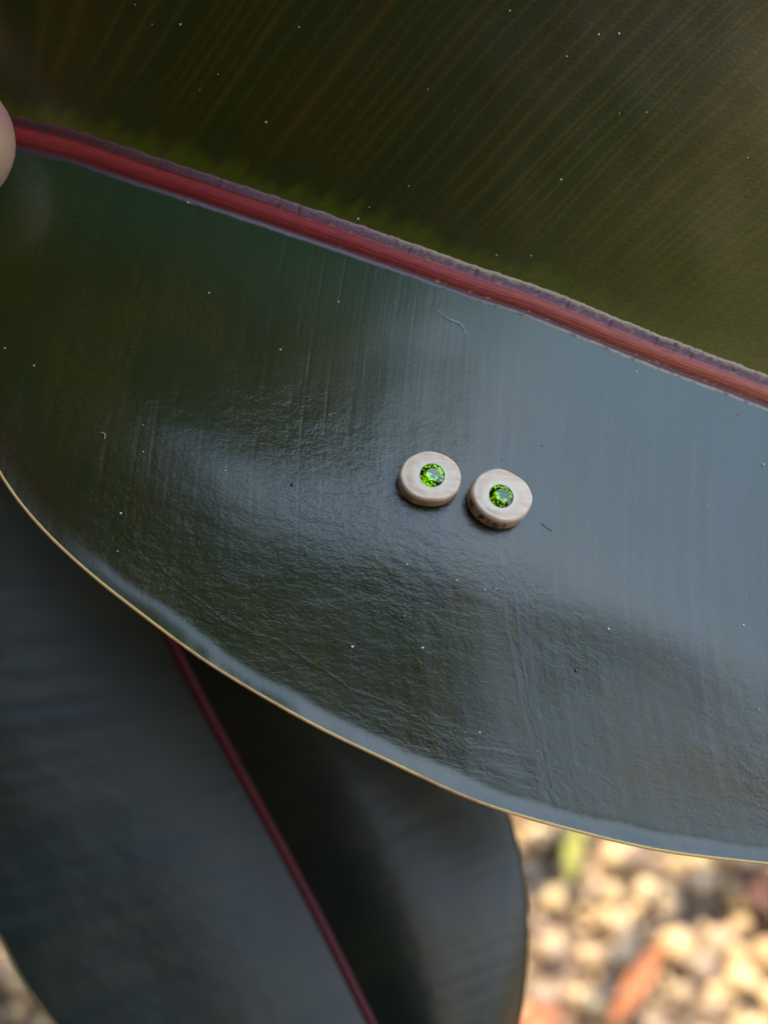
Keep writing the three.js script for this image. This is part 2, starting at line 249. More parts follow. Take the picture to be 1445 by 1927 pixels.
// midrib: a rounded red rib in a shallow channel with purple, flaking edges
const ribProfile = [[2.2, -0.06], [2.1, 0.03], [1.92, 0.07], [1.5, 0.04], [1.0, -0.02], [0.78, -0.06], [0.7, 0.02], [0.45, 0.26], [0.1, 0.40], [-0.3, 0.40], [-0.7, 0.26], [-1.05, 0.02], [-1.35, -0.26], [-1.5, -0.22], [-1.78, 0.02], [-1.97, 0.06], [-2.18, -0.06]];
function ribStrip(c0, c1, nv, seed, colors) {
  const nu = 900, info = [];
  const prof = (c) => { for (let i = 1; i < ribProfile.length; i++) if (c >= ribProfile[i][0]) { const a = ribProfile[i - 1], b = ribProfile[i]; const t = (a[0] - c) / (a[0] - b[0]); return lerp(a[1], b[1], t * t * (3 - 2 * t) * 0.5 + t * 0.5); } return 0; };
  const g = sheet(nu, nv, (a, v) => {
    const f = Math.pow(a, 1.4) * 0.995, k = Math.min(NS - 1, Math.floor(f * NS)), p = midP[k], q = midP[k + 1], t = f * NS - k, l = Math.hypot(q.x - p.x, q.y - p.y), nx = (q.y - p.y) / l, ny = -(q.x - p.x) / l, s = f * midLen * MM;
    let c = lerp(c0, c1, v), taper = f < 0.5 ? 1 : 1 - 0.85 * sstep(0.5, 1, f), cc = c * taper;
    const onEdge = sstep(1.5, 1.9, Math.abs(c)), sd = onEdge ? seed : 1;
    const wob = 0.03 * noise(s / 1.6, 1.5) + (0.12 * noise(s / 1.3, seed + c * 0.2) + 0.10 * noise(s / 0.4, seed + 5)) * onEdge, x = lerp(p.x, q.x, t) + nx * (cc + wob) / MM, y = lerp(p.y, q.y, t) + ny * (cc + wob) / MM;
    const [d] = nearest(midP, x, y), side = c > 0 ? 1 : -1;
    const bs = Math.min(d * MM, 2.2), hgt = reliefBase(x) + (side < 0 ? riseLow(bs) : riseUp(bs)) * sstep(0.2, 1.8, Math.abs(c)) + prof(c) * taper + 0.02 * noise(s / 0.35, c * 4) + onEdge * 0.05 * noise(s / 0.5, seed + 2);
    info.push([s, c]); return leafPoint(x, y, hgt);
  }, (a, v) => [a, v], 0, true);
  return colored(g, (x, y, z, i) => colors(info[i][0], info[i][1]));
}
const ribMat = new THREE.MeshPhysicalMaterial({ vertexColors: true, roughness: 0.5, clearcoat: 0.05, clearcoatRoughness: 0.4 });
const edgeMat = new THREE.MeshPhysicalMaterial({ vertexColors: true, roughness: 0.6 });
const flake = [0.56, 0.44, 0.27];
part('midrib', ribStrip(0.75, -1.45, 26, 1, (s, c) => { const n = noise(s / 0.35, c * 5) * 0.5 + noise(s / 2, c * 2) * 0.5, base = mix3([0.30, 0.025, 0.021], [0.42, 0.082, 0.040], sstep(45, 110, s)); let k = 1 + 0.4 * n + 0.2 * noise(s / 0.14, c * 11); k *= lerp(1, 0.5, sstep(-0.55, -1.2, c)); const fl = sstep(0.50, 0.62, noise(s / 0.7 + 4, c * 2 + 9)) * sstep(-0.9, -1.3, c) * sstep(40, 70, s); return mix3(base.map((x) => x * k), flake, 0.6 * fl); }), ribMat, leaf);
part('midrib_edge', ribStrip(2.2, 0.72, 20, 7, (s, c) => { const n = noise(s / 0.5, c * 3); let b = mix3([0.11, 0.034, 0.038], [0.32, 0.19, 0.23], sstep(8, 60, s)); b = b.map((x) => x * (1 + 0.3 * n)); b = mix3(b, [0.26, 0.024, 0.022], (1 - sstep(0.95, 1.12, c)) * (1 - sstep(25, 80, s))); const pale = sstep(45, 68, s) * sstep(1.62, 1.82, c + 0.34 * noise(s / 0.9, 3) + 0.22 * noise(s / 0.3, 13)), fl = sstep(0.42, 0.55, noise(s / 0.8, c * 1.6 + 20)) * sstep(35, 60, s); const dark = sstep(0.5, 0.62, noise(s / 0.45 + 40, 1.3)) * 0.6; return mix3(mix3(b, [0.02, 0.008, 0.012], dark), flake, Math.max(pale * 0.9, fl * 0.7)); }), edgeMat, leaf);
part('midrib_edge', ribStrip(-1.42, -2.18, 12, 13, (s, c) => { const b = mix3([0.05, 0.03, 0.04], [0.17, 0.14, 0.16], sstep(10, 45, s)), pale = sstep(62, 90, s) * sstep(0.0, 0.35, noise(s / 0.9, 12) + 0.35) * sstep(-1.7, -1.95, c), low = 1 - sstep(-1.5, -1.75, c); return mix3(mix3(b, [0.09, 0.018, 0.012], low), flake, pale * 0.8); }), edgeMat, leaf);
// yellow rim of the leaf
{
  const pts = [], up = [];
  for (let i = 2; i <= 700; i += 2) pts.push(surf(lowP[i].x, lowP[i].y, -1));
  const mat = new THREE.MeshPhysicalMaterial({ vertexColors: true, roughness: 0.42, clearcoat: 0.2 });
  const rimCol = (g) => colored(g, (x, y, z) => { const n = noise3(x * 700, y * 700, z * 700), m = noise3(x * 90, y * 90, z * 90 + 4); return mix3([0.74, 0.48, 0.16], [0.46, 0.24, 0.07], sstep(-0.2, 0.7, m + 0.4 * n)); });
  part('leaf_rim', rimCol(tube(pts, 0.0002, 1600, 8)), mat, leaf);
  for (let i = 2; i <= 1190; i += 6) up.push(surf(upP[i].x, upP[i].y, 1));
  part('leaf_rim', rimCol(tube(up, 0.00021, 500, 6)), mat, leaf);
}
// ---------------------------------------------------------------- the leaf below, out of focus
const plainBump = floatTex(512, 512, (u, v) => 0.5 + 0.2 * fbm(u * 30, v * 18, 3) + 0.12 * noise(u * 60, v * 2));
const plainColor = floatTex(512, 512, (u, v) => { const m = fbm(u * 8, v * 3, 3) + 0.4 * noise(u * 40, v * 1.2); return mix3([0.012, 0.020, 0.015], [0.023, 0.029, 0.015], sstep(-0.4, 0.5, m)); }, 3);
const darkLeaf = new THREE.MeshPhysicalMaterial({ map: plainColor, bumpMap: plainBump, bumpScale: 0.00026, ...leafLook, clearcoat: 0.12, roughness: 0.36 });
const ribRed = new THREE.MeshPhysicalMaterial({ color: new THREE.Color().setRGB(0.20, 0.018, 0.026), roughness: 0.45, clearcoat: 0.2 });
const rimTan = new THREE.MeshStandardMaterial({ color: new THREE.Color().setRGB(0.16, 0.11, 0.03), roughness: 0.5 });
const stemMat = new THREE.MeshStandardMaterial({ color: new THREE.Color().setRGB(0.09, 0.06, 0.035), roughness: 0.8, bumpMap: plainBump, bumpScale: 0.002 });
{
  const low = new THREE.Group(); low.name = 'leaf'; low.userData = { label: 'blurred darker leaf hanging below the sharp one' }; plant.add(low);
  const mid = curve2([[60, 640], [180, 900], [330, 1220], [430, 1410], [520, 1575], [610, 1745], [690, 1905], [780, 2080], [880, 2270], [960, 2420]]).getSpacedPoints(200);
  const lft = curve2([[60, 640], [-180, 800], [-300, 1100], [-220, 1400], [-90, 1630], [0, 1765], [45, 1848], [110, 1935], [260, 2090], [480, 2230], [720, 2350], [960, 2420]]).getSpacedPoints(200);
  const rgt = curve2([[60, 640], [260, 740], [520, 960], [740, 1200], [890, 1390], [955, 1530], [985, 1650], [992, 1750], [986, 1860], [972, 1950], [962, 2080], [960, 2250], [960, 2420]]).getSpacedPoints(200);
  const depth = (f, v, side) => {
    const base = 0.262 - 0.013 * f;
    if (side < 0) return base - 0.012 * v + 0.004 * v * v;             // left half, a gentle trough
    return base - 0.013 * v + 0.021 * v * v;                           // right half arches over and falls away
  };
  for (const side of [-1, 1]) {
    const e = side < 0 ? lft : rgt;
    const g = sheet(200, 60, (f, v) => { const i = Math.min(199, Math.floor(f * 200)), t = f * 200 - i, mx = lerp(mid[i].x, mid[i + 1].x, t), my = lerp(mid[i].y, mid[i + 1].y, t), ex = lerp(e[i].x, e[i + 1].x, t), ey = lerp(e[i].y, e[i + 1].y, t); const u = 0.002 * noise(f * 5 + side, v * 2.5) * v * 0.25; return at(lerp(mx, ex, v), lerp(my, ey, v), depth(f, v, side) + u); }, (f, v) => [f * 1.4, v * 0.6], 0.0005, side < 0);
    part('blade', g, darkLeaf, low);
    part('leaf_rim', tube(e.filter((_, i) => i % 2 === 0).map((p, i, a) => { const f = i / (a.length - 1); return at(p.x, p.y, depth(f, 1, side) + 0.002 * noise(f * 5 + side, 2.5) * 0.25); }), 0.00028, 300, 6), rimTan, low);
  }
  part('midrib', tube(mid.filter((_, i) => i % 4 === 0).map((p, i, a) => at(p.x, p.y, depth(i / (a.length - 1), 0, 1) + 0.0004)), 0.0011, 200, 10), new THREE.MeshStandardMaterial({ color: new THREE.Color().setRGB(0.12, 0.011, 0.017), roughness: 0.6 }), low);
  part('petiole', tube([at(66, 650, 0.268), at(-60, 480, 0.27), PLANT_AT.clone().add(V(0, 0.46, 0))], 0.0024, 40, 10), ribRed, low);
}
part('petiole', tube([leafPoint(-80, 228, reliefBase(-80) + 0.2), leafPoint(-300, 190, reliefBase(-80) - 1), PLANT_AT.clone().add(V(0, 0.56, 0))], 0.0022, 60, 10), ribRed, leaf);
part('stem', tube([PLANT_AT.clone().add(V(0, -0.03, 0)), PLANT_AT.clone().add(V(0.01, 0.4, 0)), PLANT_AT.clone().add(V(-0.005, 0.8, 0.03)), PLANT_AT.clone().add(V(0.02, 1.15, 0.06))], 0.011, 80, 14), stemMat, plant);

// leaves higher up the plant: they shade the held leaf
const highLeaf = (() => {
  const L = 0.27, W = 0.068, g0 = new THREE.Group(); g0.name = 'leaf';
  const shape = (f) => W * Math.pow(Math.sin(Math.PI * Math.pow(f, 0.9)), 0.75);
  const P = (f, v) => V(f * L, 0.035 * Math.sin(f * 2.4) + Math.abs(v) * shape(f) * 0.22 - 0.09 * f * f, v * shape(f));
  for (const s of [-1, 1]) { const m = new THREE.Mesh(sheet(40, 14, (f, v) => P(f, s * v), (f, v) => [f, v * 0.5], 0.0006, s > 0), darkLeaf); m.name = 'blade'; m.castShadow = m.receiveShadow = true; g0.add(m); }
  const r = new THREE.Mesh(tube([...Array(12).keys()].map((i) => P(i / 11, 0)), 0.0016, 40, 8), ribRed); r.name = 'midrib'; g0.add(r);
  return g0;
})();
function highLeafAt(base, tip, roll) {                                // base and tip in world space
  const g = highLeaf.clone(), x = tip.clone().sub(base), s = x.length() / 0.27; x.normalize();
  let y = V(0, 1, 0); y.addScaledVector(x, -y.dot(x)).normalize(); const z = x.clone().cross(y); g.name = numbered('leaf');
  g.quaternion.setFromRotationMatrix(new THREE.Matrix4().makeBasis(x, y, z)).multiply(new THREE.Quaternion().setFromAxisAngle(V(1, 0, 0), roll));
  g.scale.setScalar(s); g.position.copy(base).sub(PLANT_AT); plant.add(g);
  const st = PLANT_AT.clone().add(V(0.01, Math.max(0.3, base.y - 0.06), 0.03));
  const mid = st.clone().lerp(base, 0.55).add(V(0, 0.012, 0));
  const pt = tube([st, mid, base], 0.0024, 24, 8), m = new THREE.Mesh(pt, ribRed); m.name = 'petiole'; m.castShadow = true; m.position.copy(PLANT_AT).negate(); plant.add(m);
}
const sphere = (el, az, d) => LEAF_AT.clone().add(V(Math.sin(az * Math.PI / 180) * Math.cos(el * Math.PI / 180), Math.sin(el * Math.PI / 180), Math.cos(az * Math.PI / 180) * Math.cos(el * Math.PI / 180)).multiplyScalar(d));
for (const [e0, a0, d0, e1, a1, d1, roll] of [
  [58, 235, 0.40, 47, 158, 0.46, 0.0], [44, 225, 0.42, 37, 172, 0.50, 0.0], [70, 262, 0.40, 62, 150, 0.44, 0.1], [50, 205, 0.50, 50, 128, 0.52, 0.0],
  [74, 268, 0.40, 71, 174, 0.42, 0.0], [66, 262, 0.43, 62, 190, 0.45, 0.0],
  [45, -80, 0.32, 62, -150, 0.38, 0.2], [30, -85, 0.30, 40, -140, 0.36, 0.4], [20, -70, 0.30, 12, -30, 0.36, 0.8],
]) highLeafAt(sphere(e0, a0, d0), sphere(e1, a1, d1), roll);

for (const [px, py, len, t] of [[1375, 1668, 0.052, 0.33], [1010, 1640, 0.05, 0.36], [1285, 1745, 0.022, 0.31], [20, 1890, 0.09, 0.34]]) {   // low leaves under the held one, their shadows fall on the gravel
  const c = onGround(px, py).addScaledVector(SUN, t); highLeafAt(c.clone().add(V(-len * 0.6, -0.004, 0.01)), c.clone().add(V(len * 0.5, 0.002, -0.006)), 0.1);
}
// ---------------------------------------------------------------- the house behind the photographer: dark veranda, left wing, pale sunlit gable
{
  const house = thing('house', 'house with dark veranda roof and pale gable standing behind the plant', 'house', V(0, 0, 2));
  const boards = floatTex(256, 256, (u, v) => { const n = fbm(u * 6, v * 60, 4); return mix3([0.026, 0.017, 0.009], [0.042, 0.028, 0.014], 0.5 + n); }, 3); boards.repeat.set(2, 2);
  const dark = new THREE.MeshStandardMaterial({ map: boards, roughness: 0.9 }), pale = new THREE.MeshStandardMaterial({ color: new THREE.Color().setRGB(0.85, 0.58, 0.32), roughness: 0.95 });
  const box = (x0, x1, y0, y1, z0, z1) => { const g = new THREE.BoxGeometry(x1 - x0, y1 - y0, z1 - z0); g.translate((x0 + x1) / 2, (y0 + y1) / 2, (z0 + z1) / 2); return g; };
  for (let k = 0; k < 13; k++) part('plank', box(-3.15 + k * 0.27, -3.15 + k * 0.27 + 0.262, 2.2, 2.225, 0.40, 3), dark, house);
  for (let k = 0; k < 9; k++) part('plank', box(-3, -0.55, 2.2, 2.225, -2.6 + k * 0.335, -2.6 + k * 0.335 + 0.328), dark, house);
  part('roof', box(-3.1, 0.36, 2.24, 2.32, 0.38, 3.2), dark, house); part('roof', box(-3.1, -0.53, 2.24, 2.32, -2.7, 0.375), dark, house);
  part('roof', box(0.365, 1.05, 2.215, 2.30, 0.40, 0.64), dark, house);   // eave running on past the gable
  for (let k = 0; k < 12; k++) { part('plank', box(-3, 0.75, 0.02 + k * 0.182, 0.02 + k * 0.182 + 0.176, 2.5, 2.525), dark, house); part('plank', box(-1.3, -1.275, 0.02 + k * 0.182, 0.02 + k * 0.182 + 0.176, -2.6, 2.49), dark, house); }
  part('wall', box(-3, 0.75, 0, 2.2, 2.53, 2.7), dark, house); part('wall', box(-1.5, -1.305, 0, 2.2, -2.6, 2.49), dark, house);
  part('wall', box(0.37, 3.4, 1.75, 2.3, 1.05, 1.3), pale, house); part('wall', box(0.37, 3.4, 0, 1.745, 1.03, 1.3), dark, house); part('roof', box(0.38, 3.5, 2.3, 2.36, 1.0, 3.2), dark, house);
  for (const [x, z] of [[-0.65, -2.5]]) part('post', box(x - 0.05, x + 0.05, 0, 2.195, z - 0.05, z + 0.05), dark, house);
}

// ---------------------------------------------------------------- two bone discs with green stones
const boneMat = new THREE.MeshPhysicalMaterial({ vertexColors: true, roughness: 0.42, clearcoat: 0.15, clearcoatRoughness: 0.3 });
const gemMat = new THREE.MeshPhysicalMaterial({ color: 0xffffff, roughness: 0.0, transmission: 1, thickness: 0.003, ior: 1.84, attenuationColor: new THREE.Color().setRGB(0.40, 0.70, 0.013), attenuationDistance: 0.0019 });
function gemGeo(R) {                                                 // round brilliant, eight-fold
  const rt = 0.57 * R, hc = 0.30 * R, hp = 0.86 * R, gt = 0.03 * R, P = [], tri = (a, b, c) => P.push(...a, ...b, ...c);
  const ring = (r, y, n, o) => [...Array(n).keys()].map((i) => { const t = ((i + o) / n) * 2 * Math.PI; return [r * Math.cos(t), y, r * Math.sin(t)]; });
  const table = ring(rt, hc, 8, 0), star = ring(0.80 * R, hc * 0.60, 8, 0.5), g1 = ring(R, gt, 16, 0), g2 = ring(R, -gt, 16, 0), pav = ring(0.28 * R, -hp * 0.72, 8, 0.5), culet = [0, -hp, 0];
  for (let i = 0; i < 8; i++) {
    const n = (i + 1) % 8, a = table[i], b = table[n], s = star[i], sn = star[(i + 7) % 8], G = (k) => g1[(k + 16) % 16], H = (k) => g2[(k + 16) % 16];
    tri([0, hc, 0], b, a); tri(a, b, s);                              // table, star facet
    tri(a, s, G(2 * i)); tri(a, G(2 * i), sn);                        // kite facet in two
    tri(s, G(2 * i + 1), G(2 * i)); tri(s, G(2 * i + 2), G(2 * i + 1));
    for (const k of [2 * i, 2 * i + 1]) { tri(G(k), G(k + 1), H(k)); tri(G(k + 1), H(k + 1), H(k)); }
    const p = pav[i], pp = pav[(i + 7) % 8];
    tri(H(2 * i), H(2 * i + 1), p); tri(H(2 * i + 1), H(2 * i + 2), p); tri(H(2 * i), p, pp); tri(p, culet, pp);
  }
  const g = new THREE.BufferGeometry(); g.setAttribute('position', new THREE.Float32BufferAttribute(P, 3));
  const p = g.attributes.position.array;                             // every face outwards
  for (let i = 0; i < p.length; i += 9) { const a = V(p[i], p[i + 1], p[i + 2]), b = V(p[i + 3], p[i + 4], p[i + 5]), c = V(p[i + 6], p[i + 7], p[i + 8]), n = b.clone().sub(a).cross(c.clone().sub(a)), m = a.clone().add(b).add(c).divideScalar(3); if (n.dot(m.add(V(0, 0.2 * R, 0))) < 0) for (let k = 0; k < 3; k++) [p[i + 3 + k], p[i + 6 + k]] = [p[i + 6 + k], p[i + 3 + k]]; }
  g.computeVertexNormals(); return g;
}
function discGeo(radii, H, gx, gz, R, seed, spots, grain) {           // radii: outline every 30 degrees, counter-clockwise from image-right
  const NA = 288, out = new THREE.CatmullRomCurve3(radii.map((r, i) => V(r * Math.cos(i * Math.PI / 6), 0, -r * Math.sin(i * Math.PI / 6))), true, 'centripetal').getSpacedPoints(NA).slice(0, NA);
  const prof = [];                                                   // [share of the outline, height, share towards the stone]
  prof.push([0, 0], [0.4, 0], [0.60, 0.0], [0.74, 0.03], [0.86, 0.075], [0.93, 0.12]);
  for (let i = 0; i <= 9; i++) { const t = i / 9; prof.push([0.955 + 0.045 * Math.sin(Math.PI * t * 0.75 + 0.25), 0.17 + 0.55 * t]); }
  for (let i = 1; i <= 8; i++) { const t = (i / 8) * Math.PI / 2; prof.push([0.885 + 0.108 * Math.cos(t), 0.74 + 0.24 * Math.sin(t)]); }
  const pos = [], idx = [], cols = [];
  const push = (x, y, z) => pos.push(x, y, z);
  const rings = [];
  for (const [k, h] of prof) rings.push((a) => [out[a].x * k, h * H, out[a].z * k]);
  const NT = 40;
  for (let i = 1; i <= NT; i++) { const t = i / NT; rings.push((a) => { const th = Math.atan2(out[a].z, out[a].x); const ex = out[a].x * 0.88, ez = out[a].z * 0.88, ix = gx + R * 1.02 * Math.cos(th), iz = gz + R * 1.02 * Math.sin(th); const x = lerp(ex, ix, t), z = lerp(ez, iz, t); return [x, H * (0.98 + 0.03 * sstep(0, 0.6, t)) + 0.03e-3 * noise(x * 900 + seed, z * 900), z]; }); }
  for (const [k, h] of [[1.02, -0.06], [0.98, -0.14], [0.6, -0.5], [0.3, -0.78], [0.02, -0.96]]) rings.push((a) => { const th = Math.atan2(out[a].z, out[a].x); return [gx + R * k * Math.cos(th), H * 1.01 + h * R, gz + R * k * Math.sin(th)]; });
  for (const f of rings) for (let a = 0; a < NA; a++) {
    const [x, y, z] = f(a); const w = 0.05e-3 * noise3(x * 500 + seed, y * 500, z * 500); push(x + (y < H * 0.95 && y > 0.02 * H ? w : 0), y, z + (y < H * 0.95 && y > 0.02 * H ? w : 0));
    const u = x * Math.cos(grain) + z * Math.sin(grain), v = -x * Math.sin(grain) + z * Math.cos(grain), rg = Math.hypot(x - gx, z - gz) / R;
    const fine = noise(u * 420 + seed, v * 3600) * 0.6 + noise(u * 200 + seed, v * 1700 + 7) * 0.6, big = fbm(u * 300 + seed, v * 900, 3);
    let c = mix3([0.89, 0.69, 0.48], [0.76, 0.53, 0.37], sstep(-0.35, 0.5, 0.8 * big + 0.5 * fine));
    c = mix3(c, [0.93, 0.80, 0.60], 0.8 * (1 - sstep(1.05, 1.75, rg + 0.25 * noise(u * 500, v * 500 + seed))));
    c = mix3(c, [0.88, 0.74, 0.56], 0.4 * sstep(0.15, 0.5, noise(u * 330 + seed, v * 1500 + 31)));
    const side = 1 - sstep(0.55, 0.95, y / H);
    if (y < H * 0.97 && rg > 1.1) c = mix3(c, mix3([0.76, 0.53, 0.30], [0.58, 0.35, 0.16], sstep(-0.3, 0.5, noise3(x * 420 + seed, y * 420, z * 420))), 0.8 * side);
    const ang = Math.atan2(-z, x) * 180 / Math.PI;
    for (const [a0, w0, h0, st] of spots) { const da = ((ang - a0 + 540) % 360) - 180, e = Math.hypot(da / w0, (y / H - h0) / 0.34); const n = noise3(x * 1900 + seed, y * 1900, z * 1900) * 0.55 + noise3(x * 5200, y * 5200, z * 5200) * 0.3; if (rg > 1.5) c = mix3(c, [0.07, 0.03, 0.012], st * (1 - sstep(0.55, 0.9, e + 1.3 * n)) * Math.min(1, side * 1.6)); }
    cols.push(...c);
  }
  for (let i = 0; i < rings.length - 1; i++) for (let a = 0; a < NA; a++) { const b = (a + 1) % NA, p = i * NA + a, q = i * NA + b, r = p + NA, s = q + NA; idx.push(p, q, r, q, s, r); }
  const g = new THREE.BufferGeometry(); g.setAttribute('position', new THREE.Float32BufferAttribute(pos, 3)); g.setAttribute('color', new THREE.Float32BufferAttribute(cols, 3)); g.setIndex(idx); g.computeVertexNormals(); return g;
}
function disc(px, py, radii, H, gem, seed, spots, grain, tilt, label, turn) {
  const p = surf(px, py), n = surfNormal(px, py, -1, 40); n.addScaledVector(UPV, tilt[1]).addScaledVector(RIGHT, tilt[0]).normalize();
  const x = RIGHT.clone().addScaledVector(n, -RIGHT.dot(n)).normalize(), z = x.clone().cross(n);
  const o = thing('bone_disc', label, 'jewellery disc', p.clone().addScaledVector(n, 0.00012), 'pale discs set with green stones');
  o.quaternion.setFromRotationMatrix(new THREE.Matrix4().makeBasis(x, n, z));
  const [gx, gz, R] = gem, b = new THREE.Mesh(discGeo(radii.map((r) => r * MM / 1000), H, gx, gz, R, seed, spots, grain), boneMat); b.name = 'disc_body'; b.castShadow = b.receiveShadow = true; o.add(b);
  const s = new THREE.Mesh(gemGeo(R * 0.985), gemMat); s.name = 'green_gemstone'; s.position.set(gx, H * 1.0 - 0.02e-3, gz); s.rotation.y = turn; s.rotation.z = -0.03; s.castShadow = true; o.add(s);
}
//          right  30    60    90   120   150   left  210   240   270   300   330
disc(804, 910, [58, 55, 50, 49, 50, 55, 59, 57, 53, 50, 54, 57], 0.0031, [0.16e-3, 0.10e-3, 1.52e-3], 3.3, [[255, 14, 0.35, 0.5], [225, 12, 0.5, 0.35]], 0.05, [0.04, 0.05],
  'left of the two pale bone discs, a round green stone off its centre', 0.25);
disc(931, 948, [60, 56, 51, 53, 54, 57, 58, 56, 54, 55, 57, 59], 0.0033, [-0.16e-3, 0.36e-3, 1.53e-3], 9.1, [[262, 13, 0.45, 0.95], [230, 10, 0.6, 1.0], [197, 12, 0.6, 0.8], [278, 8, 0.4, 0.7], [245, 6, 0.4, 0.5]], 0.12, [0.06, 0.11],
  'right of the two pale bone discs, brown specks along its lower side', -0.1);

// ---------------------------------------------------------------- dust and fibres on the leaf
{
  const r = rng(99), list = [], P = [[10, 655, 2], [65, 688, 2], [528, 658, 2.4], [228, 966, 3], [663, 1217, 2.8], [795, 1219, 2.8], [902, 1378, 2.8], [766, 1062, 2.2], [860, 1092, 2.2], [912, 1109, 1.8], [933, 1108, 1.3], [1145, 1183, 2.2], [1398, 1176, 2.2], [1435, 874, 3], [1424, 775, 1.6], [1197, 699, 2], [637, 568, 1.8], [394, 551, 2], [270, 850, 1.6], [425, 885, 1.5], [222, 1037, 1.4], [36, 291, 2.6], [1427, 1335, 1.8], [270, 800, 1.3], [1270, 1240, 1.2], [620, 780, 1.3], [1330, 950, 1.4],
    [1126, 65, 2.4], [1164, 63, 2.6], [1066, 106, 1.8], [959, 20, 2], [340, 46, 2], [563, 51, 2.2], [501, 230, 2], [674, 412, 2.4], [1055, 338, 2.2], [287, 46, 1.3], [769, 350, 1.5], [411, 140, 1.4], [1216, 211, 1.4], [695, 390, 1.5], [1165, 213, 1.2], [934, 480, 1.5], [255, 9, 1.8], [1406, 297, 1.5], [999, 481, 1.4]];
  for (let k = 0; k < 16; k++) { const x = r() * 1445, low = r() < 0.75, y = low ? 300 + x * 0.36 + 80 + r() * 900 : r() * (200 + x * 0.3); P.push([x, y, 0.6 + 0.6 * r()]); }
  for (const [x, y, s] of P) {
    const mid = midP[nearest(midP, x, y)[1]], side = y > mid.y + (x - mid.x) * 0.38 ? -1 : 1; if (side < 0) { const m = lowP[nearest(lowP, x, y)[1]]; if (y > m.y) continue; }
    const s2 = s * 1.0, g = new THREE.IcosahedronGeometry(1, 0), q = g.attributes.position; g.deleteAttribute('uv'); for (let i = 0; i < q.count; i++) { const k = 0.75 + 0.5 * Math.abs(noise(q.getX(i) * 2 + x, q.getY(i) * 2 + q.getZ(i) + y)); q.setXYZ(i, q.getX(i) * k, q.getY(i) * k * 0.8, q.getZ(i) * k); }
    g.scale(s2 * MM / 1000, s2 * MM / 1000, s2 * MM / 1000); g.rotateX(r() * 6); const p = surf(x, y, side).addScaledVector(FWD, -0.4 * s * MM / 1000); g.translate(p.x, p.y, p.z); g.computeVertexNormals(); list.push(g);
  }
  const m = new THREE.Mesh(mergeGeometries(list), new THREE.MeshStandardMaterial({ color: new THREE.Color().setRGB(0.85, 0.85, 0.68), roughness: 0.8 })); m.name = 'dust'; m.userData = { kind: 'stuff', label: 'tiny pale specks of dust scattered over the sharp leaf', category: 'dust' }; m.castShadow = true; scene.add(m);
}
function fibre(pts, r, color, label) {
  const w = pts.map(([x, y, l = 0.05]) => surf(x, y).addScaledVector(FWD, -l / 1000)), o = new THREE.Mesh(tube(w, r, 60, 6), new THREE.MeshStandardMaterial({ color: new THREE.Color().setRGB(...color), roughness: 0.6 }));
  o.name = numbered('fibre'); o.userData = { label, category: 'fibre' }; o.castShadow = true; scene.add(o);
}
fibre([[823, 584, 0.06], [834, 594, 0.2], [848, 602, 0.3], [863, 608, 0.25], [871, 616, 0.15], [877, 630, 0.05]], 0.00004, [0.6, 0.58, 0.5], 'pale curved fibre lying just below the red midrib');
fibre([[1017, 984, 0.05], [1026, 991, 0.15], [1038, 1000, 0.05]], 0.000028, [0.03, 0.027, 0.024], 'short dark hair beside the right pale disc');
fibre([[190, 814, 0.05], [196, 815, 0.2], [199, 820, 0.2], [197, 826, 0.05]], 0.00006, [0.5, 0.48, 0.38], 'tiny pale curled fibre near the left edge of the leaf');
for (const [x, y, s] of [[550, 912, 4], [758, 1160, 4], [1083, 1262, 3.4], [944, 866, 1.6], [1019, 839, 1.7], [674, 845, 2.4], [1388, 781, 1.8]]) {   // little warts on the blade
  const g = new THREE.SphereGeometry(1, 16, 10); g.scale(s * MM / 1000, s * 0.6 * MM / 1000, s * MM / 1000); const n = surfNormal(x, y), p = surf(x, y).addScaledVector(n, -0.1 * s * MM / 1000); g.applyQuaternion(new THREE.Quaternion().setFromUnitVectors(V(0, 1, 0), n)); g.translate(p.x, p.y, p.z);
  part('wart', g, new THREE.MeshPhysicalMaterial({ color: new THREE.Color().setRGB(0.008, 0.010, 0.006), ...leafLook, roughness: 0.25 }), leaf);
}

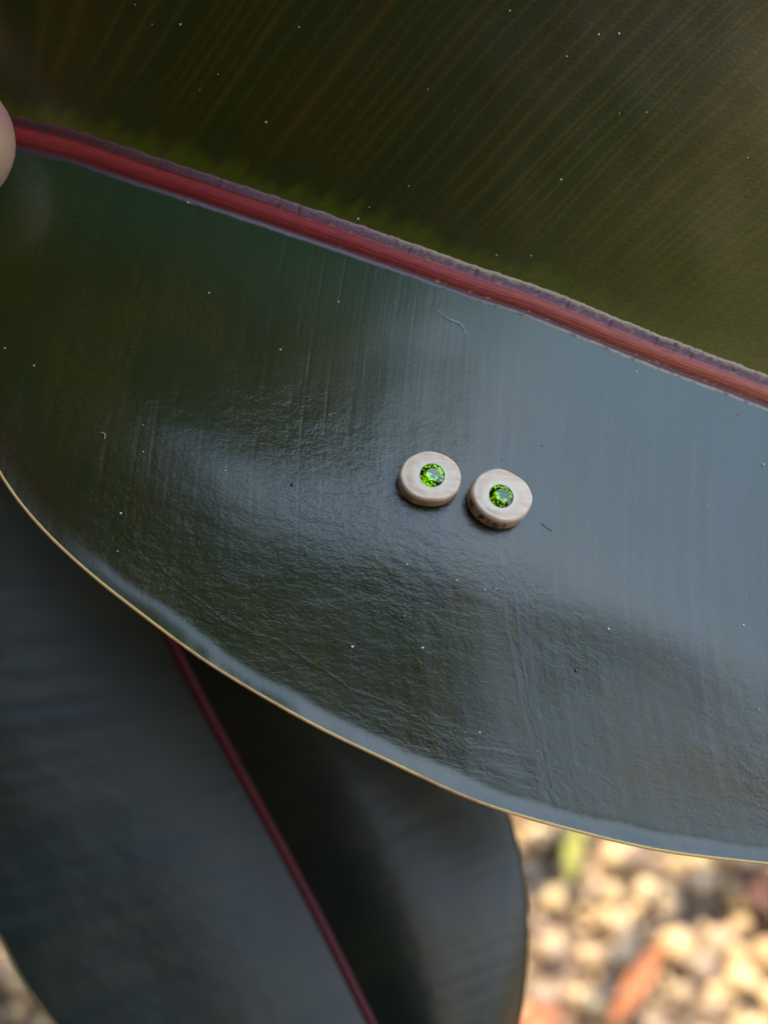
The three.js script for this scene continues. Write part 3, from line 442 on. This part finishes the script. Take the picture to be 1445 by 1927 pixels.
// ---------------------------------------------------------------- a hand that holds the leaf by its base
{
  const P0 = leafPoint(2, 312, reliefBase(-60) + 2), mm = (x, y, z) => P0.clone().addScaledVector(RIGHT, x / 1000).addScaledVector(UPV, y / 1000).addScaledVector(FWD, -z / 1000);
  // bones: [from, to, radius, radius], millimetres from the tip of the thumb (right, up in the picture, towards the viewer)
  const bones = [
    [[-5.0, 1.5, 8.2], [-22, 9, 13], 8.6, 9.2], [[-22, 9, 13], [-52, 18, 14], 9.2, 11.5], [[-52, 18, 14], [-82, 14, -4], 12, 18],
    [[-88, 14, -14], [-96, -26, -18], 17, 15], [[-88, 14, -14], [-75, 2, -16], 17, 15], [[-96, -26, -18], [-78, -22, -18], 15, 13], [[-100, 2, -14], [-128, 2, -10], 18, 21], [[-128, 2, -10], [-160, 4, -6], 20, 21], [[-160, 4, -6], [-330, 10, 10], 21, 33],
  ];
  const fingers = [[8, 14, 9.2, 48], [-8, 8, 9.4, 52], [-24, 0, 9.0, 47], [-38, -10, 8.0, 38]];
  fingers.forEach(([y, dy, r, L], i) => { const a = [-78, y - 4, -18], b = [-78 + L * 0.75, y + dy * 0.3, -24], c = [-78 + L * 1.25, y + dy * 0.5, -18], d = [-78 + L * 1.5, y + dy * 0.55, -11.5]; bones.push([a, b, r + 1.5, r], [b, c, r, r * 0.95], [c, d, r * 0.95, r * 0.8]); });
  const seg = (p, [a, b, ra, rb]) => { const bx = b[0] - a[0], by = b[1] - a[1], bz = b[2] - a[2], l = bx * bx + by * by + bz * bz, t = Math.min(1, Math.max(0, ((p[0] - a[0]) * bx + (p[1] - a[1]) * by + (p[2] - a[2]) * bz) / l)); return Math.hypot(p[0] - a[0] - t * bx, p[1] - a[1] - t * by, p[2] - a[2] - t * bz) - lerp(ra, rb, t); };
  const field = (p) => { let s = 0; const k = 3.2; for (const b of bones) { const d = seg(p, b); if (d < 30) s += Math.exp(-d / k); } return s > 0 ? -k * Math.log(s) : 30; };
  const N = 128, half = 150, mc = new MarchingCubes(N, new THREE.MeshBasicMaterial(), false, false, 400000); mc.isolation = 0;
  const C = [-130, 0, 0];
  for (let k = 0; k < N; k++) for (let j = 0; j < N; j++) for (let i = 0; i < N; i++) { const q = [C[0] + ((i - N / 2) / (N / 2)) * half, C[1] + ((j - N / 2) / (N / 2)) * half * 0.6, C[2] + ((k - N / 2) / (N / 2)) * half * 0.6]; mc.field[i + j * N + k * N * N] = -field(q); }
  mc.update();
  const cnt = mc.count, pos = new Float32Array(cnt * 3), nrm = new Float32Array(cnt * 3);
  for (let i = 0; i < cnt; i++) {
    const q = [C[0] + mc.positionArray[i * 3] * half, C[1] + mc.positionArray[i * 3 + 1] * half * 0.6, C[2] + mc.positionArray[i * 3 + 2] * half * 0.6], e = 0.6, w = mm(...q);
    const n = [0, 1, 2].map((a) => { const u = q.slice(), v = q.slice(); u[a] += e; v[a] -= e; return field(u) - field(v); }), nw = V(0, 0, 0).addScaledVector(RIGHT, n[0]).addScaledVector(UPV, n[1]).addScaledVector(FWD, -n[2]).normalize();
    pos.set([w.x, w.y, w.z], i * 3); nrm.set([nw.x, nw.y, nw.z], i * 3);
  }
  const g = new THREE.BufferGeometry(); g.setAttribute('position', new THREE.BufferAttribute(pos, 3)); g.setAttribute('normal', new THREE.BufferAttribute(nrm, 3));
  colored(g, (x, y, z) => { const n = noise3(x * 260, y * 260, z * 260) * 0.5 + noise3(x * 900, y * 900, z * 900) * 0.25; const q = V(x, y, z).sub(P0), up = q.dot(UPV) * 1000; return mix3(mix3([0.50, 0.30, 0.16], [0.42, 0.17, 0.14], sstep(-1, 5, up)), [0.44, 0.26, 0.15], sstep(-0.4, 0.6, n) * 0.5); });
  const hand = thing('person', 'hand at the left edge pinching the leaf beside its red midrib', 'person', P0);
  part('hand', g, new THREE.MeshPhysicalMaterial({ vertexColors: true, roughness: 0.5, sheen: 0.2, sheenColor: new THREE.Color(1, 0.6, 0.5), sheenRoughness: 0.5 }), hand);
  const nail = sheet(16, 16, (u, v) => { const a = (v - 0.5) * 1.9, x = lerp(2.2, -10.5, u), rr = 8.75 - 0.25 * Math.abs(u - 0.5), yy = 1.5 + Math.sin(a + 0.45) * rr * (0.72 + 0.28 * Math.sin(Math.PI * Math.min(1, 0.35 + u * 0.65))), zz = 8.2 + Math.cos(a + 0.45) * rr; const sx = x - 2 * (2 * Math.abs(v - 0.5)) ** 2 * (u < 0.5 ? 1 : -1); return mm(sx - 13, yy + (-5 - x) * -0.0 + (2.2 - x) * 0.35, zz + (2.2 - x) * 0.24 - 0.5); }, (u, v) => [u, v], 0.0004, false);
  part('thumbnail', nail, new THREE.MeshPhysicalMaterial({ color: new THREE.Color().setRGB(0.55, 0.30, 0.28), roughness: 0.3, clearcoat: 0.4 }), hand);
  const sl = new THREE.LatheGeometry([[36, 0], [40, 2], [41, 60], [44, 150], [46, 240], [43, 240], [40, 100], [37, 6], [36, 0]].map(([r, y]) => new THREE.Vector2(r / 1000, y / 1000)), 48); sl.rotateZ(Math.PI / 2);
  const q = mm(-255, 7, 2); sl.translate(q.x, q.y, q.z); part('sleeve', sl, new THREE.MeshStandardMaterial({ color: new THREE.Color().setRGB(0.03, 0.035, 0.05), roughness: 0.9 }), hand);
}

// ---------------------------------------------------------------- bits on the gravel
function fallen(name, label, category, a, b, width, color, lift, curl) {
  const A = onGround(...a, lift), B = onGround(...b, lift), L = A.distanceTo(B), dir = B.clone().sub(A).normalize(), side = dir.clone().cross(V(0, 1, 0)).normalize();
  const o = thing(name, label, category, A.clone().setY(0));
  const mat = new THREE.MeshStandardMaterial({ color: new THREE.Color().setRGB(...color), roughness: 0.7 });
  const P = (f, v) => A.clone().addScaledVector(dir, f * L).addScaledVector(side, v * width * Math.pow(Math.sin(Math.PI * lerp(0.06, 0.97, f)), 0.8)).add(V(0, curl * v * v * 0.4 + curl * 0.5 * Math.sin(f * 3.1) + 0.0015 * noise(f * 5, v * 2), 0));
  part('blade', sheet(24, 10, (f, v) => P(f, v * 2 - 1), (f, v) => [f, v], 0.0004), mat, o);
  part('midrib', tube([...Array(8).keys()].map((i) => P(i / 7, 0).add(V(0, 0.0004, 0))), 0.0006, 20, 6), mat, o);
}
fallen('dry_leaf', 'orange dry leaf lying on the pale gravel at lower right', 'dry leaf', [1150, 1925], [1245, 1775], 0.0056, [0.46, 0.17, 0.07], 0.008, 0.004);
fallen('dry_leaf', 'small orange dry leaf at the bottom edge beside the dark leaf', 'dry leaf', [960, 1945], [1060, 1905], 0.007, [0.55, 0.20, 0.09], 0.014, 0.004);
fallen('dry_leaf', 'reddish brown dry leaf on the gravel at the right edge', 'dry leaf', [1385, 1640], [1520, 1730], 0.010, [0.10, 0.035, 0.018], 0.012, 0.005);
fallen('grass_blade', 'yellow green grass blade on the gravel below the leaf edge', 'grass', [1070, 1660], [1085, 1530], 0.0042, [0.36, 0.35, 0.08], 0.016, 0.003);

// ---------------------------------------------------------------- draw
const renderer = new THREE.WebGLRenderer({ antialias: true });
renderer.setSize(767, 1024); renderer.toneMapping = THREE.LinearToneMapping; renderer.toneMappingExposure = EXPOSURE;
renderer.shadowMap.enabled = true; renderer.shadowMap.type = THREE.PCFSoftShadowMap;
renderer.render(scene, camera);
